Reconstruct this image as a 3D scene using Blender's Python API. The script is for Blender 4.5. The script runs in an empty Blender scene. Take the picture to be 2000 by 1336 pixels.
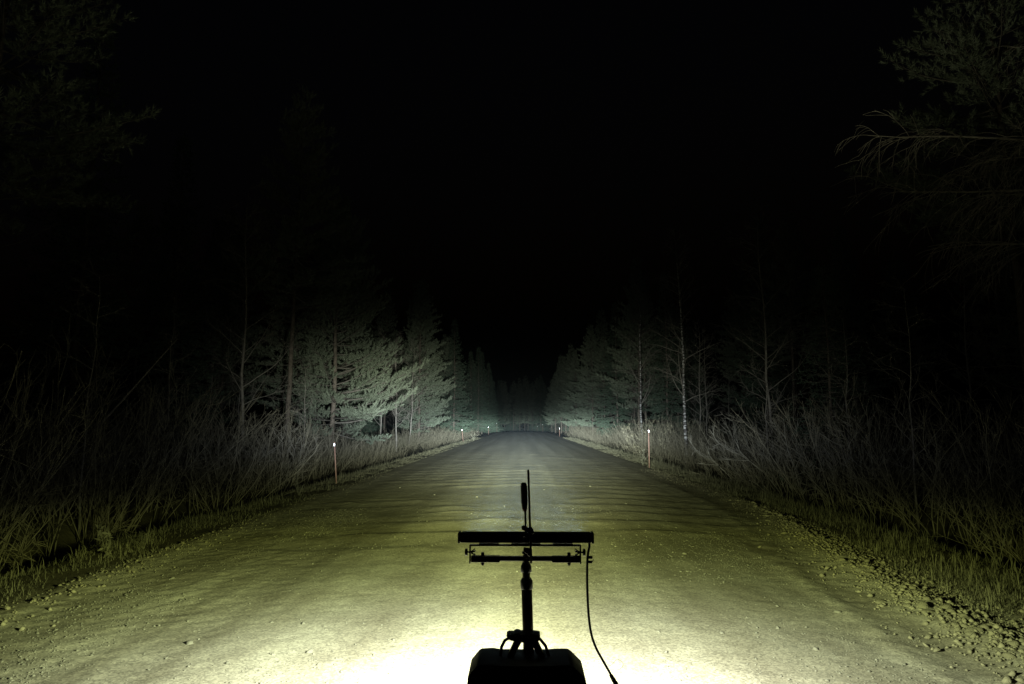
import bpy, math, random
import numpy as np
from mathutils import Vector, Matrix, Euler

R = math.radians
PI = math.pi
scene = bpy.context.scene
col = scene.collection

# ------------------------------------------------------------------ camera
cam_d = bpy.data.cameras.new('camera')
cam = bpy.data.objects.new('camera', cam_d)
col.objects.link(cam)
cam_d.sensor_width = 36.0
cam_d.lens = 24.0
cam_d.clip_start = 0.05
cam_d.clip_end = 2000.0
cam.location = (0, 0, 1.5)
cam.rotation_euler = (R(90 + 6.84), 0, R(0.86))
scene.camera = cam

# ------------------------------------------------------------------ night sky
world = bpy.data.worlds.new('World')
scene.world = world
world.use_nodes = True
wn = world.node_tree
wn.nodes.clear()
w_out = wn.nodes.new('ShaderNodeOutputWorld')
w_bg = wn.nodes.new('ShaderNodeBackground')
w_sky = wn.nodes.new('ShaderNodeTexSky')
w_sky.sky_type = 'NISHITA'
w_sky.sun_disc = False
w_sky.sun_elevation = R(-4)
w_sky.sun_rotation = R(200)
w_bg.inputs['Strength'].default_value = 0.04
wn.links.new(w_sky.outputs[0], w_bg.inputs['Color'])
wn.links.new(w_bg.outputs[0], w_out.inputs['Surface'])

vs = scene.view_settings
vs.view_transform = 'Standard'
vs.look = 'None'
vs.exposure = 0.0
vs.gamma = 1.0
vs.use_curve_mapping = False
scene.cycles.max_bounces = 5
scene.cycles.diffuse_bounces = 3
scene.cycles.use_denoising = True
scene.cycles.denoiser = 'OPENIMAGEDENOISE'
scene.cycles.denoising_input_passes = 'RGB_ALBEDO_NORMAL'
scene.cycles.denoising_prefilter = 'ACCURATE'
scene.cycles.blur_glossy = 0.0
scene.cycles.light_sampling_threshold = 0.0
scene.cycles.adaptive_threshold = 0.004
scene.cycles.use_light_tree = False
scene.cycles.sample_clamp_indirect = 1.5
world.cycles.sampling_method = 'NONE'

# the light bar is the only lamp of the place; its beam (candela-like units) is set here
LAMP_GAIN = 0.30
BEAM = dict(yaw=-8.5, pitch=2.6, peak=14500.0, core=4.7, up=5.6, wide=14.0, power=3.0,
            spill=200.0, low_spill=6.0, fringe=75.0, sky_spill=85.0, bundle=95.0, pencil=310000.0)

rng = np.random.default_rng(11)
random.seed(11)


# ================================================================== helpers
def hash2(ix, iy, seed):
    h = (ix.astype(np.int64) * 374761393 + iy.astype(np.int64) * 668265263 + seed * 144665) & 0x7fffffff
    h = ((h ^ (h >> 13)) * 1274126177) & 0x7fffffff
    h = h ^ (h >> 16)
    return (h & 0xffff) / 65535.0


def vnoise(x, y, seed=0):
    x = np.asarray(x, float); y = np.asarray(y, float)
    ix = np.floor(x); iy = np.floor(y)
    fx = x - ix; fy = y - iy
    fx = fx * fx * fx * (fx * (fx * 6 - 15) + 10); fy = fy * fy * fy * (fy * (fy * 6 - 15) + 10)
    a = hash2(ix, iy, seed); b = hash2(ix + 1, iy, seed)
    c = hash2(ix, iy + 1, seed); d = hash2(ix + 1, iy + 1, seed)
    return (a * (1 - fx) + b * fx) * (1 - fy) + (c * (1 - fx) + d * fx) * fy


def fbm(x, y, seed=0, octaves=3):
    t = 0; amp = 0.5; n = 0
    for o in range(octaves):
        t = t + amp * vnoise(x * 2 ** o, y * 2 ** o, seed + o * 17); n += amp; amp *= 0.5
    return t / n


def smooth(e0, e1, x):
    t = np.clip((x - e0) / (e1 - e0), 0, 1)
    return t * t * (3 - 2 * t)


def mesh_np(name, V, F, smooth_shade=False):
    """F: (n,3) or (n,4) int array, or a list of such arrays."""
    Fs = F if isinstance(F, list) else [F]
    Fs = [np.asarray(f, np.int32) for f in Fs if len(f)]
    V = np.asarray(V, np.float32)
    me = bpy.data.meshes.new(name)
    me.vertices.add(len(V))
    me.vertices.foreach_set('co', V.ravel())
    tot = np.concatenate([np.full(len(f), f.shape[1], np.int32) for f in Fs])
    loops = np.concatenate([f.ravel() for f in Fs])
    me.loops.add(len(loops))
    me.loops.foreach_set('vertex_index', loops)
    starts = np.concatenate([[0], np.cumsum(tot)[:-1]]).astype(np.int32)
    me.polygons.add(len(tot))
    me.polygons.foreach_set('loop_start', starts)
    me.polygons.foreach_set('loop_total', tot)
    if smooth_shade:
        me.polygons.foreach_set('use_smooth', np.ones(len(tot), bool))
    me.update(calc_edges=True)
    return me


class MB:
    """collects pieces of one part"""
    def __init__(self):
        self.V = []; self.T = []; self.Q = []; self.n = 0

    def add(self, V, F):
        V = np.asarray(V, float)
        F = np.asarray(F, np.int64)
        if F.size:
            (self.T if F.shape[1] == 3 else self.Q).append(F + self.n)
        self.V.append(V); self.n += len(V)

    def tube(self, pts, rad, sides=6, cap=True):
        P = np.asarray(pts, float)
        n = len(P)
        rad = np.full(n, rad, float) if np.isscalar(rad) else np.asarray(rad, float)
        T = np.gradient(P, axis=0)
        T /= np.linalg.norm(T, axis=1)[:, None] + 1e-9
        m = T.mean(0)
        ref = np.array([0, 0, 1.0]) if abs(m[2]) < 0.8 * np.linalg.norm(m) + 1e-9 else np.array([1.0, 0, 0])
        U = np.cross(T, ref); U /= np.linalg.norm(U, axis=1)[:, None] + 1e-9
        W = np.cross(T, U)
        a = np.arange(sides) * 2 * PI / sides
        ring = U[:, None, :] * np.cos(a)[None, :, None] + W[:, None, :] * np.sin(a)[None, :, None]
        V = (P[:, None, :] + ring * rad[:, None, None]).reshape(-1, 3)
        i = np.arange(n - 1)[:, None] * sides
        j = np.arange(sides)[None, :]
        k = (j + 1) % sides
        Q = np.stack([i + j, i + k, i + sides + k, i + sides + j], -1).reshape(-1, 4)
        base = self.n
        self.add(V, Q[:, ::-1])
        if cap:
            c0 = self.n
            self.add(np.array([P[0], P[-1]]), np.zeros((0, 3)))
            jj = np.arange(sides); kk = (jj + 1) % sides
            self.T.append(np.stack([np.full(sides, c0), base + jj, base + kk], -1))
            o = base + (n - 1) * sides
            self.T.append(np.stack([np.full(sides, c0 + 1), o + kk, o + jj], -1))

    def box(self, c, s, rot=None, bev=0.0):
        """box with bevelled edges (chamfer), centre c, full size s"""
        c = np.asarray(c, float); h = np.asarray(s, float) / 2
        b = min(bev, h.min() * 0.98)
        if b <= 0:
            V = np.array([[x, y, z] for x in (-1, 1) for y in (-1, 1) for z in (-1, 1)], float) * h
            Q = [[0, 1, 3, 2], [4, 6, 7, 5], [0, 4, 5, 1], [2, 3, 7, 6], [0, 2, 6, 4], [1, 5, 7, 3]]
            if rot is not None:
                V = V @ np.array(rot).T
            self.add(V + c, Q)
            return
        import bmesh
        bm = bmesh.new()
        bmesh.ops.create_cube(bm, size=1.0)
        for v in bm.verts:
            v.co = Vector((v.co.x * 2 * h[0], v.co.y * 2 * h[1], v.co.z * 2 * h[2]))
        bmesh.ops.bevel(bm, geom=bm.edges[:], offset=b, segments=2, affect='EDGES', profile=0.5)
        self.bm(bm, c, rot)

    def bm(self, bm, c=(0, 0, 0), rot=None):
        import bmesh
        bmesh.ops.triangulate(bm, faces=bm.faces[:])
        bm.verts.index_update()
        V = np.array([v.co[:] for v in bm.verts])
        F = np.array([[v.index for v in f.verts] for f in bm.faces])
        bm.free()
        if rot is not None:
            V = V @ np.array(rot).T
        self.add(V + np.asarray(c, float), F)

    def prism(self, outline, y0, y1, bev=0.0):
        """outline in xz extruded along y, bevelled"""
        import bmesh
        bm = bmesh.new()
        vs_ = [bm.verts.new((x, y0, z)) for x, z in outline]
        f = bm.faces.new(vs_)
        r = bmesh.ops.extrude_face_region(bm, geom=[f])
        for g in r['geom']:
            if isinstance(g, bmesh.types.BMVert):
                g.co.y = y1
        bmesh.ops.recalc_face_normals(bm, faces=bm.faces[:])
        if bev:
            bmesh.ops.bevel(bm, geom=bm.edges[:], offset=bev, segments=2, affect='EDGES', profile=0.5)
        self.bm(bm)

    def mesh(self, name, smooth_shade=False):
        F = []
        if self.T: F.append(np.concatenate(self.T))
        if self.Q: F.append(np.concatenate(self.Q))
        return mesh_np(name, np.concatenate(self.V), F, smooth_shade)

    def build(self, name, mat, parent=None, smooth_shade=False):
        return put(name, self.mesh(name, smooth_shade), mat, parent)


def put(name, me, mat, parent=None, loc=None):
    o = bpy.data.objects.new(name, me)
    col.objects.link(o)
    if mat is not None and len(me.materials) == 0:
        me.materials.append(mat)
    if parent is not None:
        o.parent = parent
    if loc is not None:
        o.location = loc
    return o


def tag(o, label=None, cat=None, group=None, kind=None):
    if label: o['label'] = label
    if cat: o['category'] = cat
    if group: o['group'] = group
    if kind: o['kind'] = kind
    return o


def empty(name, loc=(0, 0, 0), rz=0.0):
    o = bpy.data.objects.new(name, None)
    col.objects.link(o)
    o.location = loc
    o.rotation_euler = (0, 0, rz)
    o.empty_display_size = 0.2
    return o


def copy_tree(o, parent=None):
    c = o.copy()
    col.objects.link(c)
    c.parent = parent
    for ch in list(o.children):
        copy_tree(ch, c)
    return c


# ================================================================== materials
def material(name, color, rough=0.8, spec=0.3, metallic=0.0, noise=None, color2=None, bump=None, bump_scale=40.0,
             bump_dist=0.01):
    m = bpy.data.materials.new(name)
    m.use_nodes = True
    nt = m.node_tree
    b = nt.nodes['Principled BSDF']
    b.inputs['Base Color'].default_value = (*color, 1)
    b.inputs['Roughness'].default_value = rough
    b.inputs['Specular IOR Level'].default_value = spec
    b.inputs['Metallic'].default_value = metallic
    if noise or bump:
        tc = nt.nodes.new('ShaderNodeTexCoord')
    if noise and color2:
        n = nt.nodes.new('ShaderNodeTexNoise')
        n.inputs['Scale'].default_value = noise
        n.inputs['Detail'].default_value = 6
        n.inputs['Roughness'].default_value = 0.65
        nt.links.new(tc.outputs['Object'], n.inputs['Vector'])
        rp = nt.nodes.new('ShaderNodeValToRGB')
        rp.color_ramp.elements[0].position = 0.35
        rp.color_ramp.elements[1].position = 0.68
        rp.color_ramp.elements[0].color = (*color, 1)
        rp.color_ramp.elements[1].color = (*color2, 1)
        nt.links.new(n.outputs[0], rp.inputs[0])
        nt.links.new(rp.outputs[0], b.inputs['Base Color'])
    if bump:
        n2 = nt.nodes.new('ShaderNodeTexNoise')
        n2.inputs['Scale'].default_value = bump_scale
        n2.inputs['Detail'].default_value = 8
        n2.inputs['Roughness'].default_value = 0.7
        nt.links.new(tc.outputs['Object'], n2.inputs['Vector'])
        bp = nt.nodes.new('ShaderNodeBump')
        bp.inputs['Strength'].default_value = bump
        bp.inputs['Distance'].default_value = bump_dist
        nt.links.new(n2.outputs[0], bp.inputs['Height'])
        nt.links.new(bp.outputs[0], b.inputs['Normal'])
    return m


M = {}
M['road'] = material('gravel_road_surface', (0.215, 0.20, 0.145), 0.95, 0.1, noise=1.3, color2=(0.30, 0.285, 0.215),
                     bump=0.8, bump_scale=60.0, bump_dist=0.007)
nt_ = M['road'].node_tree
tc_ = nt_.nodes.new('ShaderNodeTexCoord'); mp_ = nt_.nodes.new('ShaderNodeMapping')
mp_.inputs['Scale'].default_value = (1.5, 0.035, 1.0)
ns_ = nt_.nodes.new('ShaderNodeTexNoise'); ns_.inputs['Scale'].default_value = 1.0; ns_.inputs['Detail'].default_value = 5
rm_ = nt_.nodes.new('ShaderNodeValToRGB')
rm_.color_ramp.elements[0].position = 0.36; rm_.color_ramp.elements[0].color = (0.72, 0.70, 0.66, 1)
rm_.color_ramp.elements[1].position = 0.66; rm_.color_ramp.elements[1].color = (1.15, 1.15, 1.15, 1)
mx_ = nt_.nodes.new('ShaderNodeMix'); mx_.data_type = 'RGBA'; mx_.blend_type = 'MULTIPLY'; mx_.inputs['Factor'].default_value = 1.0
bs_ = nt_.nodes['Principled BSDF']
src_ = bs_.inputs['Base Color'].links[0].from_socket
nt_.links.new(tc_.outputs['Object'], mp_.inputs[0]); nt_.links.new(mp_.outputs[0], ns_.inputs['Vector']); nt_.links.new(ns_.outputs[0], rm_.inputs[0])
vo_ = nt_.nodes.new('ShaderNodeTexVoronoi'); vo_.inputs['Scale'].default_value = 75.0
hs_ = nt_.nodes.new('ShaderNodeSeparateColor'); nt_.links.new(tc_.outputs['Object'], vo_.inputs['Vector']); nt_.links.new(vo_.outputs['Color'], hs_.inputs[0])
mr_ = nt_.nodes.new('ShaderNodeMapRange'); mr_.inputs['To Min'].default_value = 0.62; mr_.inputs['To Max'].default_value = 1.30
nt_.links.new(hs_.outputs[0], mr_.inputs['Value'])
m2_ = nt_.nodes.new('ShaderNodeVectorMath'); m2_.operation = 'SCALE'
nt_.links.new(src_, m2_.inputs[0]); nt_.links.new(mr_.outputs[0], m2_.inputs['Scale']); src_ = m2_.outputs[0]
nt_.links.new(src_, mx_.inputs['A']); nt_.links.new(rm_.outputs[0], mx_.inputs['B']); nt_.links.new(mx_.outputs['Result'], bs_.inputs['Base Color'])
M['gravel'] = material('gravel_stone', (0.09, 0.087, 0.065), 0.95, 0.1, noise=9.0, color2=(0.18, 0.17, 0.13))
M['clod'] = material('dark_earth_clod', (0.13, 0.12, 0.08), 0.95, 0.1, noise=14.0, color2=(0.24, 0.22, 0.15),
                     bump=0.8, bump_scale=90, bump_dist=0.01)
M['earth'] = material('forest_floor', (0.05, 0.045, 0.03), 0.95, 0.1, noise=2.0, color2=(0.10, 0.09, 0.055),
                      bump=0.7, bump_scale=14, bump_dist=0.05)
M['grass'] = material('dry_verge_grass', (0.095, 0.093, 0.060), 0.8, 0.2, noise=3.0, color2=(0.19, 0.18, 0.12))
M['weed'] = material('withered_weed', (0.07, 0.068, 0.045), 0.8, 0.2, noise=12.0, color2=(0.13, 0.125, 0.09))
M['twig'] = material('shrub_bark', (0.11, 0.10, 0.07), 0.8, 0.2, noise=6.0, color2=(0.22, 0.20, 0.14))
M['pale_twig'] = material('pale_shrub_bark', (0.12, 0.112, 0.085), 0.8, 0.2, noise=6.0, color2=(0.22, 0.205, 0.16))
M['leaf'] = material('pale_dead_leaf', (0.24, 0.22, 0.13), 0.7, 0.2, noise=5.0, color2=(0.34, 0.31, 0.20))
M['pine_bark'] = material('pine_bark', (0.055, 0.047, 0.036), 0.9, 0.15, noise=7.0, color2=(0.12, 0.10, 0.08),
                          bump=0.9, bump_scale=25, bump_dist=0.02)
M['needle'] = material('pine_needle', (0.080, 0.098, 0.064), 0.6, 0.3, noise=1.1, color2=(0.13, 0.15, 0.105))
M['spruce'] = material('spruce_needle', (0.035, 0.055, 0.035), 0.6, 0.3, noise=1.3, color2=(0.065, 0.095, 0.06))
M['dead_twig'] = material('dead_branch', (0.12, 0.11, 0.09), 0.85, 0.2, noise=8.0, color2=(0.22, 0.20, 0.17))
M['pine_limb'] = material('pine_limb_bark', (0.06, 0.055, 0.045), 0.85, 0.2, noise=8.0, color2=(0.12, 0.11, 0.09))
M['black'] = material('black_plastic', (0.012, 0.012, 0.012), 0.5, 0.4, noise=60.0, color2=(0.02, 0.02, 0.02),
                      bump=0.2, bump_scale=300, bump_dist=0.001)
M['alu'] = material('black_anodised_aluminium', (0.018, 0.018, 0.02), 0.38, 0.5, noise=30.0, color2=(0.03, 0.03, 0.032))
M['steel'] = material('dark_bracket_steel', (0.10, 0.10, 0.10), 0.4, 0.5, metallic=0.7, noise=40.0, color2=(0.16, 0.16, 0.15))
M['bright_steel'] = material('bright_steel', (0.55, 0.55, 0.55), 0.3, 0.5, metallic=1.0, noise=40.0, color2=(0.65, 0.65, 0.63))
M['rubber'] = material('cable_rubber', (0.012, 0.012, 0.012), 0.6, 0.3, noise=50.0, color2=(0.02, 0.02, 0.02))
M['yellow_pole'] = material('brown_yellow_pole_paint', (0.06, 0.04, 0.008), 0.5, 0.4, noise=30.0, color2=(0.085, 0.06, 0.015))
M['red_grip'] = material('red_grip_plastic', (0.20, 0.015, 0.01), 0.5, 0.4, noise=30.0, color2=(0.26, 0.025, 0.015))
M['orange_post'] = material('faded_orange_post', (0.15, 0.075, 0.055), 0.7, 0.2, noise=7.0, color2=(0.25, 0.16, 0.125))
M['reflector'] = material('mirror_reflector', (0.9, 0.9, 0.9), 0.3, 0.6, metallic=1.0, noise=80.0, color2=(0.9, 0.9, 0.9))
M['post_white'] = material('white_sleeve', (0.6, 0.6, 0.6), 0.5, 0.4, noise=60.0, color2=(0.7, 0.7, 0.7))
M['tape'] = material('brown_tie_wire', (0.12, 0.09, 0.05), 0.6, 0.3, noise=40.0, color2=(0.16, 0.12, 0.07))


def birch_material():
    m = bpy.data.materials.new('birch_bark')
    m.use_nodes = True
    nt = m.node_tree
    b = nt.nodes['Principled BSDF']
    b.inputs['Roughness'].default_value = 0.7
    tc = nt.nodes.new('ShaderNodeTexCoord')
    mp = nt.nodes.new('ShaderNodeMapping')
    mp.inputs['Scale'].default_value = (3.0, 3.0, 9.0)
    n = nt.nodes.new('ShaderNodeTexNoise')
    n.inputs['Scale'].default_value = 1.6
    n.inputs['Detail'].default_value = 5
    rp = nt.nodes.new('ShaderNodeValToRGB')
    rp.color_ramp.elements[0].position = 0.50
    rp.color_ramp.elements[0].color = (0.04, 0.035, 0.03, 1)
    rp.color_ramp.elements[1].position = 0.60
    rp.color_ramp.elements[1].color = (0.36, 0.35, 0.32, 1)
    nt.links.new(tc.outputs['Object'], mp.inputs[0])
    nt.links.new(mp.outputs[0], n.inputs['Vector'])
    nt.links.new(n.outputs[0], rp.inputs[0])
    nt.links.new(rp.outputs[0], b.inputs['Base Color'])
    return m


M['birch'] = birch_material()
M['birch_twig'] = material('birch_twig_bark', (0.22, 0.20, 0.16), 0.8, 0.2, noise=8.0, color2=(0.36, 0.33, 0.27))


def emission_material(name, color, strength):
    m = bpy.data.materials.new(name)
    m.use_nodes = True
    b = m.node_tree.nodes['Principled BSDF']
    b.inputs['Base Color'].default_value = (0.8, 0.8, 0.8, 1)
    b.inputs['Emission Color'].default_value = (*color, 1)
    b.inputs['Emission Strength'].default_value = strength
    return m


# ================================================================== terrain
ROAD_EDGE = 4.85
VERGE = 5.45


def far_dip(y):
    """the road crests about 135 m away and drops behind"""
    return -2.2 * smooth(125, 230, y)


def berm_x(y):
    return 3.35 + 1.15 * smooth(4.0, 15.0, y)


def road_height(x, y):
    x = np.asarray(x, float); y = np.asarray(y, float)
    z = -0.022 * np.abs(x) * np.clip(np.abs(x) / 3.0, 0, 1)
    # wheel tracks, a little polished down
    for c in (-2.35, -0.75, 0.95, 2.5):
        cc = c + 0.12 * np.sin(y * 0.07 + c)
        z -= 0.010 * np.exp(-((x - cc) / 0.28) ** 2)
    # washboard
    warp = 0.55 * (fbm(x * 0.55, y * 0.16, 5) - 0.5) + 0.9 * (vnoise(x * 0.12, y * 0.05, 9) - 0.5)
    ph = (y + warp * 1.6) / 1.05
    fr = ph - np.floor(ph)
    saw = np.where(fr < 0.68, fr / 0.68, (1 - fr) / 0.32)       # slow rise, sharp fall
    saw = saw * saw * (3 - 2 * saw)
    mask = smooth(0.38, 0.60, fbm(x * 0.42 + 3, y * 0.45, 21)) * (0.55 + 0.45 * smooth(3.6, 0.5, np.abs(x + 0.6)))
    mask = mask * smooth(6.2, 11.0, y) * (1 - 0.8 * smooth(34, 60, y)) * smooth(4.4, 3.4, np.abs(x))
    z += np.clip(0.31 / np.maximum(y - 3, 2), 0, 0.038) * saw * mask
    # potholes, scrapes, loose fines
    z += 0.030 * (fbm(x * 0.35, y * 0.35, 31) - 0.5)
    z += 0.016 * (fbm(x * 1.7, y * 1.2, 41) - 0.5)
    near = np.clip(1.2 - y / 30.0, 0.0, 1.0)
    edge = smooth(1.6, 3.8, np.abs(x))
    z += (0.008 + 0.018 * edge) * near * (fbm(x * 9, y * 9, 51, 3) - 0.5)
    # graded ridge of clods along one edge
    bx = berm_x(y)
    lump = 0.55 + 0.9 * fbm(x * 4.5, y * 4.5, 61, 3)
    z += 0.062 * np.exp(-((x - bx) / 0.30) ** 2) * lump * smooth(2.0, 3.5, y) * (1 - 0.8 * smooth(10, 24, y))
    z += 0.030 * np.exp(-((x - bx + 0.75) / 0.12) ** 2) * fbm(x * 5, y * 5, 71, 2) * near
    z += 0.012 * np.exp(-((x + 4.45) / 0.25) ** 2) * lump
    # the verge side slopes away
    z -= 0.03 * smooth(4.5, 4.85, np.abs(x))
    return z + far_dip(y)


def ground_height(x, y):
    ax = np.abs(x)
    z = np.where(ax < ROAD_EDGE, -0.30, 0.0)
    verge = -0.115 + 0.06 * (fbm(x * 1.6, y * 1.6, 81) - 0.5)
    ditch = -0.95 + 0.15 * (fbm(x * 0.6, y * 0.3, 91) - 0.5)
    bank = -0.15 + 0.35 * (fbm(x * 0.25, y * 0.25, 101) - 0.5)
    z = np.where(ax < 4.6, -0.30, verge)
    z = z + (verge + 0.30) * 0
    t1 = smooth(VERGE, 6.5, ax); t2 = smooth(6.8, 8.2, ax)
    z2 = verge * (1 - t1) + ditch * t1
    z2 = z2 * (1 - t2) + bank * t2
    z = np.where(ax < 4.6, -0.30, z2)
    z = z + 0.25 * smooth(8, 40, ax)
    return z + far_dip(y)


def grid_mesh(xs, ys, hf):
    X, Y = np.meshgrid(xs, ys)
    Z = hf(X, Y)
    V = np.stack([X, Y, Z], -1).reshape(-1, 3)
    nx, ny = len(xs), len(ys)
    i = np.arange(ny - 1)[:, None] * nx
    j = np.arange(nx - 1)[None, :]
    a = i + j
    Q = np.stack([a, a + 1, a + nx + 1, a + nx], -1).reshape(-1, 4)
    return V, Q


gx = np.concatenate([[-900, -400, -200, -120, -80], np.arange(-60, -12, 2.0), np.arange(-12, -4.0, 0.2),
                     [-3.9, 0, 3.9], np.arange(4.0, 12.2, 0.2), np.arange(14, 62, 2.0), [80, 120, 200, 400, 900]])
gy = np.concatenate([[-900, -300, -100, -40], np.arange(-20, 60, 0.5), np.arange(60, 260, 3.0), [280, 320, 400, 600, 1200]])
V, Q = grid_mesh(gx, gy, ground_height)
tag(put('ground', mesh_np('ground', V, Q, True), M['earth']), kind='structure')

ys = [-14.0]
while ys[-1] < 236:
    y = ys[-1]
    ys.append(y + (0.25 if y < 2 else max(0.020, 0.0036 * y)))
xs = np.arange(-ROAD_EDGE, ROAD_EDGE + 0.01, 0.032)
V, Q = grid_mesh(xs, np.array(ys), road_height)
nx = len(xs); ny = len(ys)
# skirts down to the ground sheet
sk = []
for c in (0, nx - 1):
    idx = np.arange(ny) * nx + c
    lo = V[idx].copy(); lo[:, 2] -= 0.4
    sk.append((idx, lo))
base = len(V)
V = np.concatenate([V, sk[0][1], sk[1][1]])
SQ = []
for k, (idx, lo) in enumerate(sk):
    b0 = base + k * ny
    q = np.stack([idx[:-1], idx[1:], b0 + np.arange(1, ny), b0 + np.arange(ny - 1)], -1)
    SQ.append(q if k else q[:, ::-1])
road = put('gravel_road', mesh_np('gravel_road', V, np.concatenate([Q] + SQ), True), M['road'])
tag(road, kind='structure')


# ------------------------------------------------------------------ loose gravel and clods
OCT_V = np.array([[1, 0, 0], [-1, 0, 0], [0, 1, 0], [0, -1, 0], [0, 0, 1], [0, 0, -1]], float)
OCT_F = np.array([[0, 2, 4], [2, 1, 4], [1, 3, 4], [3, 0, 4], [2, 0, 5], [1, 2, 5], [3, 1, 5], [0, 3, 5]])


def scatter_lumps(name, mat, P, S):
    n = len(P)
    jit = rng.uniform(0.55, 1.25, (n, 6, 1))
    V = OCT_V[None] * jit * S[:, None, None] * np.array([1, 1, 0.68])
    a = rng.uniform(0, 2 * PI, n); ca, sa = np.cos(a)[:, None], np.sin(a)[:, None]
    tl = rng.normal(0, 0.35, n)[:, None]
    x = V[..., 0] * ca - V[..., 1] * sa; y = V[..., 0] * sa + V[..., 1] * ca
    z = V[..., 2] + x * tl
    V = np.stack([x, y, z], -1) + P[:, None, :]
    F = (OCT_F[None] + (np.arange(n) * 6)[:, None, None]).reshape(-1, 3)
    return put(name, mesh_np(name, V.reshape(-1, 3), F), mat)


n = 110000
py = 2.4 + 10.5 * rng.random(n) ** 1.5
px = rng.uniform(-4.7, 4.7, n)
dens = 0.06 + 1.5 * smooth(0.9, 3.4, np.abs(px)) * smooth(0.40, 0.62, fbm(px * 0.9, py * 0.35, 201)) \
    + 0.2 * smooth(0.58, 0.70, fbm(px * 0.8, py * 0.8, 211))
keep = rng.random(n) < dens * 0.8
px, py = px[keep], py[keep]
S = 0.003 + 0.0085 * rng.random(len(px)) ** 2.8 + 0.014 * rng.random(len(px)) ** 22
P = np.stack([px, py, road_height(px, py) + S * 0.12], -1)
tag(scatter_lumps('loose_gravel', M['gravel'], P, S), 'fine loose gravel strewn over the dirt road', 'gravel', kind='stuff')

n = 15000
py = 2.4 + 22 * rng.random(n) ** 2.2
px = berm_x(py) + rng.normal(0.08, 0.26, n) + 0.35 * rng.exponential(0.6, n) * (rng.random(n) < 0.4)
px2 = -4.45 + rng.normal(0, 0.22, n // 8); py2 = 3 + 20 * rng.random(n // 8) ** 1.3
px = np.concatenate([px, px2]); py = np.concatenate([py, py2])
k = np.abs(px) < 4.8
px, py = px[k], py[k]
S = (0.006 + 0.010 * rng.random(len(px)) + 0.026 * rng.random(len(px)) ** 7) * (1 - 0.55 * smooth(7, 16, py))
P = np.stack([px, py, road_height(px, py) + S * 0.3], -1)
tag(scatter_lumps('crumbled_earth', M['clod'], P, S), 'crumbled earth thrown up along the road edges', 'earth', kind='stuff')


def stone_mesh(seed, name, sub=2, flat=0.7):
    import bmesh
    bm = bmesh.new()
    bmesh.ops.create_icosphere(bm, subdivisions=sub, radius=1.0)
    r = random.Random(seed)
    off = [r.uniform(0, 50) for _ in range(3)]
    for v in bm.verts:
        c = v.co
        d = float(fbm(np.array([c.x * 1.3 + off[0] + c.z]), np.array([c.y * 1.3 + off[1] - c.z * 0.7]), seed)[0])
        v.co = c * (0.45 + 1.1 * d)
        v.co.z *= flat
    mb = MB(); mb.bm(bm)
    return mb.mesh(name)


stone_meshes = [stone_mesh(s, 'stone') for s in (3, 8, 14)]
for me in stone_meshes: me.materials.append(M['gravel'])
clod_meshes = [stone_mesh(s, 'earth_clod', flat=0.75) for s in (23, 28, 34)]
for me in clod_meshes: me.materials.append(M['clod'])


def place_stone(name, x, y, s, meshes, label, cat, group):
    me = meshes[rng.integers(len(meshes))]
    o = put(name, me, None)
    o.location = (x, y, float(road_height(np.array([x]), np.array([y]))[0]) + s * 0.02)
    o.scale = (s * rng.uniform(0.8, 1.3), s, s * rng.uniform(0.7, 1.1))
    o.rotation_euler = (rng.normal(0, 0.2), rng.normal(0, 0.2), rng.uniform(0, 6.28))
    return tag(o, label, cat, group)


for (x, y, s) in [(-2.36, 5.02, 0.030), (-3.55, 4.65, 0.03), (-1.42, 4.75, 0.02), (1.9, 8.3, 0.045), (1.75, 8.9, 0.03),
                  (-3.3, 4.3, 0.022), (-1.95, 5.5, 0.018), (-0.4, 10.6, 0.03), (2.3, 10.5, 0.03), (1.2, 6.4, 0.02),
                  (-2.8, 12.0, 0.03), (-1.7, 9.3, 0.025), (2.0, 13.5, 0.04), (0.9, 12.5, 0.03), (-3.6, 7.2, 0.03),
                  (-2.6, 6.4, 0.022), (1.45, 5.2, 0.016), (2.0, 4.9, 0.02), (-0.95, 14.5, 0.04), (-3.0, 17.0, 0.05),
                  (2.6, 5.9, 0.025), (0.5, 16.0, 0.035), (-1.9, 15.0, 0.035), (1.65, 17.0, 0.04)]:
    place_stone('stone', x, y, s * (1.0 if y < 6 else 0.62), stone_meshes, 'loose pebble lying alone on the open gravel road', 'stone', 'loose stones on the road')
for i in range(120):
    y = 3.6 + 11 * rng.random() ** 1.3
    x = float(berm_x(np.array(y))) + rng.normal(0.05, 0.16)
    place_stone('earth_clod', x, y, rng.uniform(0.018, 0.046), clod_meshes,
                'dark lump of earth in the graded ridge beside the grass verge', 'earth clod', 'earth lumps of the graded ridge')


# ------------------------------------------------------------------ verge grass
def grass(name, P, L, mat, lean=0.45, width=0.006):
    n = len(P)
    a = rng.uniform(0, 2 * PI, n)
    d = np.stack([np.cos(a), np.sin(a), np.zeros(n)], -1)
    sd = np.stack([-np.sin(a), np.cos(a), np.zeros(n)], -1) * (width * rng.uniform(0.6, 1.5, n))[:, None]
    bend = (0.25 * lean + np.abs(rng.normal(0, lean, n)))[:, None]
    up = np.array([0, 0, 1.0])
    bend = np.clip(bend, 0, 1.4)
    m = P + (up * (0.55 - 0.18 * bend) + d * bend * 0.42) * L[:, None]
    t = P + (up * (0.95 - 0.62 * bend) + d * bend * 1.05) * L[:, None]
    V = np.stack([P - sd, P + sd, m + sd * 0.7, m - sd * 0.7, t], 1).reshape(-1, 3)
    b = (np.arange(n) * 5)[:, None]
    T = np.concatenate([b + np.array([[0, 1, 2]]), b + np.array([[0, 2, 3]]), b + np.array([[3, 2, 4]])])
    return put(name, mesh_np(name, V, T), mat)


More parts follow.
